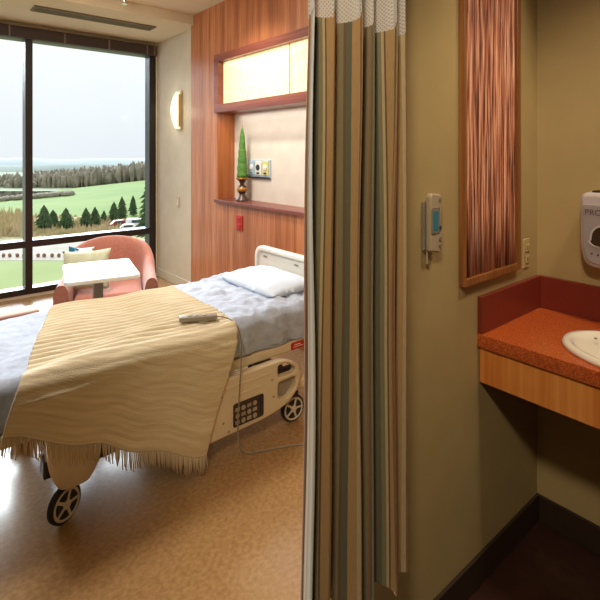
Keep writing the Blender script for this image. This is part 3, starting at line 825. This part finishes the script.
# ------------------------------------------------------------------ sink alcove
va = thing('vanity_counter', 'red orange vanity counter with wood apron in the corner', 'vanity counter', (-.3, 1.75, .70))
CX1 = .9; CF = 1.525
hole = ell(-.42, 1.708, .202, .147)
b = flat([[(PX+.001, CF), (CX1, CF), (CX1, SY-.001), (PX+.001, SY-.001)], hole], .048, ((0, 0, .848), (1, 0, 0), (0, 1, 0)), .003); obj('countertop', b, M['counter'], va, smooth=30)
b = bmn(); box(b, PX+.002, CX1-.01, CF+.012, CF+.034, .700, .826, .002); obj('apron', b, M['wood_apron'], va)
b = bmn(); box(b, PX+.001, PX+.02, CF, SY-.001, .872, 1.0, .002); box(b, PX+.02, CX1, SY-.02, SY-.001, .872, 1.0, .002); obj('backsplash', b, M['splash'], va)
b = bmn()
box(b, CX1-.05, CX1-.02, CF+.04, SY-.01, .0, .824)
obj('end_panel', b, M['wood_apron'], va)
sk = thing('sink_basin', 'white oval porcelain sink set in the red counter', 'sink', (-.42, 1.708, .75))
b = bmn()
prof = [(1.0, 0), (1.0, .008), (.975, .016), (.92, .017), (.875, .010), (.84, -.01), (.80, -.05), (.70, -.09), (.5, -.118), (.2, -.127), (.07, -.128)]
a_, b_ = .235, .166
rings = []
for r, hh in prof: rings.append([b.verts.new((-.42+a_*r*cos(2*pi*k/64), 1.708+b_*r*sin(2*pi*k/64), .873+hh)) for k in range(64)])
for A, B in zip(rings, rings[1:]):
    for k in range(64): b.faces.new((A[k], A[(k+1) % 64], B[(k+1) % 64], B[k]))
bo = obj('bowl', b, M['porcelain'], sk, smooth=True, solid=.004)
b = bmn(); lathe(b, [(.0, .7455), (.022, .7455), (.022, .748), (.0, .749)], (-.42, 1.708, 0), 24); obj('drain', b, M['chrome'], sk, smooth=40)
b = bmn(); lathe(b, [(0, .8855), (.005, .8855), (.005, .8885), (0, .8885)], (-.575, 1.745, 0), 12); obj('overflow_cap', b, M['plastic_grey'], sk)

# soap dispenser
dx, dw = -.597, .08
sd = thing('soap_dispenser', 'white and grey automatic soap dispenser on the wall above the sink', 'soap dispenser', (dx, SY, 1.09))
outl = arcround([(dx-dw*.80, 1.085), (dx-dw, 1.16), (dx-dw, 1.355), (dx+dw, 1.355), (dx+dw, 1.16), (dx+dw*.80, 1.085)], [.05, .05, .035, .035, .05, .05], 6)
b = flat([outl], .10, ((0, SY-.05, 0), (1, 0, 0), (0, 0, 1)), .016); body = obj('body', b, M['dispenser'], sd, smooth=50)
outf = arcround([(dx-dw*.66, 1.10), (dx-dw*.84, 1.16), (dx-dw*.84, 1.312), (dx+dw*.84, 1.312), (dx+dw*.84, 1.16), (dx+dw*.66, 1.10)], [.04, .04, .01, .01, .04, .04], 6)
b = flat([outf], .010, ((0, SY-.1015, 0), (1, 0, 0), (0, 0, 1)), .004); fp = obj('front_panel', b, M['dispenser_face'], sd, smooth=50)
dome = [(dx+.036*cos(radians(a)), 1.186+.050*sin(radians(a))**.8) for a in range(0, 181, 12)]+[(dx-.042, 1.18), (dx-.03, 1.168), (dx, 1.163), (dx+.03, 1.168), (dx+.042, 1.18)]
b = flat([arcround(dome, .006, 2)], .004, ((0, SY-.1075, 0), (1, 0, 0), (0, 0, 1)), .001); obj('refill_window', b, M['window_dark'], fp, smooth=50)
b = flat([arcround([(x_*1.18-dx*.18, 1.16+(z_-1.163)*1.10) for x_, z_ in dome], .006, 2), [(x_, z_) for x_, z_ in dome]], .006, ((0, SY-.1075, 0), (1, 0, 0), (0, 0, 1)), .001); obj('window_rim', b, M['dispenser'], fp, smooth=50)
b = flat([arcround([(dx-.04, 1.362), (dx-.05, 1.346), (dx+.05, 1.346), (dx+.04, 1.362)], .006, 3)], .05, ((0, SY-.062, 0), (1, 0, 0), (0, 0, 1)), .003); obj('top_latch', b, M['window_dark'], body, smooth=50)
b = text('PROVON', .0285, ((dx, SY-.107, 1.275), (1, 0, 0), (0, 0, 1)), .0012, 'CENTER'); obj('lettering', b, M['letter'], fp)
b = bmn()
for k in range(2): lathe(b, [(.004, SY-.1068), (.004, SY-.1085), (0, SY-.1085)], (dx-.036+.02*k, 0, 1.137-.002*k), 10, 'y')
obj('indicator', b, M['letter'], fp)

# thermostat-like wall device
tm = thing('wall_controller', 'narrow silver wall controller with teal screen beside the curtain', 'wall controller', (PX, 1.25, 1.19))
b = bmn(); box(b, PX, PX+.012, 1.222, 1.268, 1.20, 1.35, .004); obj('back_plate', b, M['thermo_side'], tm)
b = flat([arcround([(1.226, 1.20), (1.226, 1.365), (1.232, 1.376), (1.282, 1.371), (1.286, 1.33), (1.281, 1.285), (1.286, 1.235), (1.281, 1.205), (1.275, 1.192)], .008, 4)], .02, ((PX+.022, 0, 0), (0, 1, 0), (0, 0, 1)), .006); shl = obj('shell', b, M['thermo'], tm, smooth=40)
b = bmn(); box(b, PX+.031, PX+.0345, 1.236, 1.262, 1.262, 1.322, .002); obj('screen', b, M['teal'], shl)
b = bmn(); box(b, PX+.031, PX+.0335, 1.229, 1.270, 1.253, 1.331, .003); obj('screen_bezel', b, M['thermo_side'], shl)
for z in (1.355, 1.27, 1.235, 1.215):
    b = bmn(); lathe(b, [(.006, PX+.031), (.006, PX+.035), (0, PX+.035)], (0, 1.272, z), 12, 'x'); obj('button', b, M['slot' if z == 1.27 else 'thermo_side'], shl)
b = bmn(); tube(b, [(PX+.012, 1.235, 1.20), (PX+.012, 1.235, 1.16)], .003, 8); obj('lead', b, M['thermo'], tm)

# wall plate right of the reed panel
for o_ in [tm]: o_.location.y -= .018
op = thing('wall_outlet', 'slim tan wall plate with switches beside the wood framed panel', 'wall outlet', (PX, 1.885, 1.04))
b = bmn(); box(b, PX, PX+.006, 1.858, 1.912, 1.043, 1.158, .003); obj('plate', b, M['plate_tan'], op)
for z in (1.078, 1.122):
    b = bmn(); box(b, PX+.007, PX+.011, 1.87, 1.904, z-.015, z+.015, .003); o_ = obj('socket', b, M['plate_tan'], op)
    b = bmn(); box(b, PX+.0108, PX+.0116, 1.878, 1.881, z-.007, z+.007); box(b, PX+.0108, PX+.0116, 1.892, 1.895, z-.007, z+.007); obj('slots', b, M['slot'], o_)

# framed reed panel
pn = thing('reed_wall_panel', 'tall wood framed shadow box filled with reddish vertical reeds', 'wall panel', (PX, 1.58, 1.0))
PY0, PY1, PZ0, PZ1, PD = 1.408, 1.80, 1.055, 2.75, .024
b = bmn()
box(b, PX, PX+PD, PY0, PY0+.011, PZ0, PZ1, .002); box(b, PX, PX+PD, PY1-.026, PY1, PZ0, PZ1, .002)
box(b, PX, PX+PD, PY0+.011, PY1-.026, PZ0, PZ0+.025, .002); box(b, PX, PX+PD, PY0+.011, PY1-.026, PZ1-.025, PZ1, .002)
obj('frame', b, M['wood_frame'], pn)
b = bmn(); box(b, PX+.001, PX+.006, PY0+.011, PY1-.026, PZ0+.025, PZ1-.025); obj('backing', b, M['wood_frame'], pn)
b = bmn(); y = PY0+.014
while y < PY1-.03:
    r = random.uniform(.0022, .0048)
    pts = []
    for k in range(9):
        z = lerp(PZ0+.027, PZ1-.027, k/8); pts.append((PX+.010+random.uniform(-.0015, .0025), y+random.uniform(-.0016, .0016), z))
    tube(b, pts, r, 6); y += r*1.55
rd = obj('reeds', b, M['reed_panel'], pn, smooth=True); rd['kind'] = 'stuff'

# ------------------------------------------------------------------ outside: land seen from an upper floor
FW, RT = Vector((-.768, .640, 0)), Vector((.640, .768, 0))
def land(a, D, z): return FW*D+RT*(a*D)+Vector((0, 0, z))
def strip(name, m, a0, a1, D0, D1, zf, kind='structure', label=None, na=24, nd=10, rough=0):
    b = bmn(); grid(b, na, nd, lambda i, j: land(lerp(a0, a1, i), lerp(D0, D1, j), zf(lerp(a0, a1, i), lerp(D0, D1, j))+rough*nz(i*9, j*9, D0)))
    o = obj(name, b, m, smooth=True)
    o['kind'] = kind
    if label: o['label'] = label
    return o
A0, A1 = -1.9, .2
strip('ground_lawn', M['lawn'], A0, A1, 22, 78, lambda a, D: -15)
strip('ground_drive', M['path'], A0, A1, 72, 90, lambda a, D: -14.97)
def zmead(a, D): return -14.95-.006*(D-90)
strip('ground_meadow', M['meadow'], A0, A1, 88, 123, zmead)
def zfield(a, D):
    k = max(0, min(1, (D-118)/150)); r = max(-1, min(1, (a+.47)/.17))
    return -15.1+k*(-3.6+5.0*r)
strip('ground_field', M['grass'], A0, A1, 112, 268, zfield, na=50, nd=24)
strip('ground_far_field', M['far_field'], A0, A1, 255, 700, lambda a, D: -19.5-(D-255)*.020)
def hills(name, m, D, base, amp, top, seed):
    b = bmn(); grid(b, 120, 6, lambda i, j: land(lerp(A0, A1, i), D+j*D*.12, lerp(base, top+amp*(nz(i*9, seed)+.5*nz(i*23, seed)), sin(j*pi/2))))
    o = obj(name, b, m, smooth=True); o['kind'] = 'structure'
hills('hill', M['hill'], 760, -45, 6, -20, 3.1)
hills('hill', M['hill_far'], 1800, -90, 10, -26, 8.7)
# bare woodland belt, an uncountable mass of crowns
items = []
for k in range(1900):
    D = random.uniform(285, 350); a = random.uniform(-.95, -.15)
    gz = zfield(a, 268)-1.5-(D-285)*.02; hgt = random.uniform(6.5, 11.5)*(1-.10*max(0, -a-.4)); r = random.uniform(.9, 2.2)
    items.append((land(a, D, gz+hgt*.45), (r, r, hgt*.55), 2, .8, 2.6, k))
o = obj('woodland', blobs(items), M['woods'], smooth=True, normals=False); tag(o, 'belt of bare grey brown woodland behind the green field', 'woodland', kind='stuff')
items = []
for k in range(110):
    a = random.uniform(-.68, -.47); D = random.uniform(205, 214)
    items.append((land(a, D, zfield(a, D)+.7), (1.7, 1.7, 1.3), 2, .5, 2, k))
tag(obj('hedgerow', blobs(items), M['woods'], smooth=True, normals=False), 'low brown hedgerow crossing the field on the left', 'hedge', kind='stuff')

def conifer_crown(h, r, seed, tiers=9, droop=.5):
    b = bmn(); rnd = random.Random(seed)
    for t in range(tiers):
        f = t/tiers; z0 = h*(.10+.80*f); rad = r*1.25*(1-f)**.55*(1 if f > .12 else .8); zt2 = z0+h*.9/tiers*2.1
        n = 14; ring = []
        for k in range(n*2):
            an = pi*k/n+t*.5; rr = rad*(1.0 if k % 2 == 0 else .62)*rnd.uniform(.8, 1.15)
            ring.append(b.verts.new((rr*cos(an), rr*sin(an), z0-rad*droop*(.25 if k % 2 == 0 else 0))))
        tip = b.verts.new((0, 0, min(h, zt2)))
        for k in range(n*2): b.faces.new((ring[k], ring[(k+1) % (n*2)], tip))
        b.faces.new(ring[::-1])
    return b
def conifer(a, D, gz, h, r, seed, label, name='conifer_tree', tiers=9):
    p = land(a, D, gz)
    t = thing(name, label, 'tree', p, 'conifers beyond the lawn')
    b = conifer_crown(h, r, seed, tiers); bmesh.ops.translate(b, verts=b.verts[:], vec=p); obj('crown', b, M['conifer'], t)
    b = bmn(); tube(b, [p+Vector((0, 0, -.3)), p+Vector((0, 0, h*.8))], [.22*h/5, .05], 8); obj('trunk', b, M['trunk'], t)
row = [(44, 5.6, 1.9, 100, 'leftmost big dark conifer of the row beyond the lawn'),
       (53, 4.0, 1.5, 105, 'smaller conifer touching the leftmost big conifer on its right'),
       (66, 4.8, 1.7, 102, 'round dark conifer standing alone, second clump from the left'),
       (86, 4.6, 1.5, 104, 'conifer in the middle of the row, left of a close pair'),
       (95, 4.5, 1.3, 107, 'conifer just right of the middle one in the row'),
       (104, 3.2, .9, 111, 'smallest conifer of the row, right of the middle ones'),
       (114, 5.0, 1.5, 113, 'left one of the two conifers behind the red car'),
       (122, 6.0, 1.4, 117, 'taller right one of the two conifers behind the red car'),
       (133, 5.6, 1.2, 124, 'conifer behind the white van, beside the very tall conifer')]
for i, (u, h, r, D, lab) in enumerate(row): conifer((u-300)/474, D, zmead(0, D)-.2, h, r, i, lab)
conifer((152-300)/474, 86, -15, 15.0, 2.5, 40, 'very tall dark conifer by the right edge of the window', 'tall_conifer', 14)
# reeds and brush on the bank
b = bmn()
for k in range(1500):
    a = random.uniform(-.80, -.2); D = random.uniform(92, 124)
    if a > -.575 and D > 112 and random.random() < .6: continue
    p = land(a, D, zmead(a, D)); hh = random.uniform(.6, 1.6)*(1.8 if a < -.57 else .8)
    for j in range(3):
        an = random.uniform(0, 2*pi); w = random.uniform(.15, .45)
        q = p+Vector((cos(an)*.5, sin(an)*.5, 0))
        v1 = b.verts.new(q+RT*w); v2 = b.verts.new(q-RT*w); v3 = b.verts.new(q+Vector((random.uniform(-.3, .3), random.uniform(-.3, .3), hh)))
        b.faces.new((v1, v2, v3))
tag(obj('brush', b, M['reed'], normals=False), 'dry tan reeds and brush on the bank below the conifers', 'brush', kind='stuff')
# little shrubs along the drive edge
for k in range(20):
    a = lerp(-.70, -.42, (k+.35*nz(k*1.7))/19); D = 74.5
    p = land(a, D, -15); b = bmn(); rr = bmesh.ops.create_icosphere(b, subdivisions=2, radius=1)
    for v in rr['verts']:
        q = 1+.35*nz(v.co.x*3+k, v.co.y*3, v.co.z*3); v.co = p+Vector((v.co.x*.27*q, v.co.y*.27*q, .26+v.co.z*.34*q))
    tag(obj('drive_shrub', b, M['shrub'], smooth=True), 'small reddish shrub in the row edging the gravel drive', 'shrub', 'shrubs edging the drive')
# parked cars
def car(a, D, gz, m, yaw, label, van=False):
    p = land(a, D, gz); t = thing('parked_car', label, 'car', p, 'parked cars')
    X = Matrix.Translation(p) @ Rz(yaw, 4, 'Z')
    prof = [(-2.2, .35), (-2.25, .8), (-1.9, 1.0), (-1.35, 1.55), (.55, 1.6), (1.2, 1.05), (2.1, .9), (2.25, .35)]
    if van: prof = [(-2.4, .4), (-2.45, 2.0), (-2.2, 2.2), (1.1, 2.2), (1.7, 1.3), (2.3, 1.1), (2.4, .4)]
    b = flat([arcround(prof, .15, 3)], 1.7, ((0, 0, 0), (1, 0, 0), (0, 0, 1)), .08); bmesh.ops.transform(b, matrix=X, verts=b.verts[:]); obj('car_body', b, m, t, smooth=40)
    b = bmn()
    zz = (1.05, 1.45) if not van else (1.35, 1.95)
    box(b, -1.2, .55, -.87, .87, *zz); bmesh.ops.transform(b, matrix=X, verts=b.verts[:]); obj('side_windows', b, M['car_glass'], t)
    for x in (-1.4, 1.4):
        for y in (-.78, .78):
            b = bmn(); lathe(b, [(0, -.1), (.34, -.1), (.34, .1), (0, .1)], (x, y, .34), 18, 'y'); bmesh.ops.transform(b, matrix=X, verts=b.verts[:]); obj('wheel', b, M['tyre'], t)
yw = math.atan2(RT.y, RT.x)
car((121-300)/474, 105, -15.1, M['car_red'], yw+.5, 'red car parked at the left end of the cars by the bank')
car((130-300)/474, 99, -15.1, M['car_white'], yw+.3, 'low white car parked in front of the white van')
car((138-300)/474, 103, -15.1, M['car_white'], yw+.2, 'tall white van parked behind the low white car', True)

# ------------------------------------------------------------------ world and lamps
w = bpy.data.worlds.new('overcast'); scene.world = w; w.use_nodes = True
nt = w.node_tree; n = nt.nodes; l = nt.links; bg = n['Background']
tc = n.new('ShaderNodeTexCoord'); sp = n.new('ShaderNodeSeparateXYZ'); l.new(tc.outputs['Generated'], sp.inputs[0])
no = n.new('ShaderNodeTexNoise'); no.inputs['Scale'].default_value = 2.2; no.inputs['Detail'].default_value = 5; l.new(tc.outputs['Generated'], no.inputs['Vector'])
ad = n.new('ShaderNodeMath'); ad.operation = 'MULTIPLY_ADD'; ad.inputs[1].default_value = .25; l.new(no.outputs['Fac'], ad.inputs[0]); l.new(sp.outputs['Z'], ad.inputs[2])
r = n.new('ShaderNodeValToRGB'); r.color_ramp.elements[0].position = .10; r.color_ramp.elements[1].position = .42
r.color_ramp.elements[0].color = lin((228, 232, 240)); r.color_ramp.elements[1].color = lin((250, 252, 253))
l.new(ad.outputs[0], r.inputs['Fac']); l.new(r.outputs['Color'], bg.inputs['Color']); bg.inputs['Strength'].default_value = 1.15

def lamp(name, kind, loc, energy, color, size=.3, target=None, spot=None, blend=.6, shape=None, size_y=None):
    d = bpy.data.lights.new(name, kind); d.energy = energy; d.color = color
    if kind == 'AREA':
        d.size = size
        if size_y: d.shape = 'RECTANGLE'; d.size_y = size_y
    elif kind in ('POINT', 'SPOT'): d.shadow_soft_size = size
    if spot: d.spot_size = radians(spot); d.spot_blend = blend
    o = bpy.data.objects.new(name, d); COL.objects.link(o); o.location = loc
    if target is not None:
        o.rotation_euler = (Vector(target)-Vector(loc)).to_track_quat('-Z', 'Y').to_euler()
    return o
WARM = (1, .84, .63); CREAM = (1, .94, .86); COOL = (.80, .90, 1)
s = lamp('daylight', 'SUN', (-9, 1, 6), 7.5, COOL); s.data.angle = radians(40); s.rotation_euler = Vector((1, -.10, -.46)).to_track_quat('-Z', 'Y').to_euler()
lamp('bedroom_ceiling_light', 'AREA', (-2.7, .2, CZ-.02), 44, CREAM, .6, (-2.7, .2, 0))
lamp('headwall_fill', 'AREA', (-3.5, .9, CZ-.02), 26, CREAM, .5, (-3.6, 1.6, 1))  # added fill without a known fixture, brightens headwall and beige wall
lamp('headwall_fill_spot', 'SPOT', (-3.2, 1.5, CZ-.03), 120, CREAM, .08, (-3.3, 2.4, 1.0), 95, .8)  # added spot without a known fixture, lifts the headwall wood
lamp('niche_light', 'AREA', (-2.9, 2.40, 1.865), 3.2, CREAM, 2.0, (-2.9, 2.40, 1.0), size_y=.06)
lamp('panel_light', 'AREA', (-2.9, HY+.0, 2.35), 1.3, (1, .88, .6), 2.0, (-2.9, HY+.03, 2.0), size_y=.03)
lamp('entry_downlight', 'SPOT', (.22, -.5, CZ-.03), 230, WARM, .16, (-.60, 1.32, 1.12), 62, .8)
lamp('panel_downlight', 'SPOT', (-.52, 1.60, CZ-.03), 34, WARM, .05, (-.90, 1.60, 1.6), 46, .9)
lamp('vanity_downlight', 'SPOT', (.05, 1.45, CZ-.03), 55, WARM, .06, (-.6, 1.62, .8), 70, .7)
lamp('sconce_bulb', 'POINT', (-4.97, BY-.15, 1.95), 2.0, (1, .85, .6), .05)

# ------------------------------------------------------------------ camera
cam = bpy.data.cameras.new('camera'); co = bpy.data.objects.new('camera', cam); COL.objects.link(co)
cam.sensor_width = 36; cam.lens = 474/600*36; cam.shift_y = -148/600; cam.clip_end = 6000; cam.clip_start = .02
co.location = (0, 0, 1.5)
co.rotation_euler = Vector((-.768, .640, 0)).to_track_quat('-Z', 'Y').to_euler()
scene.camera = co
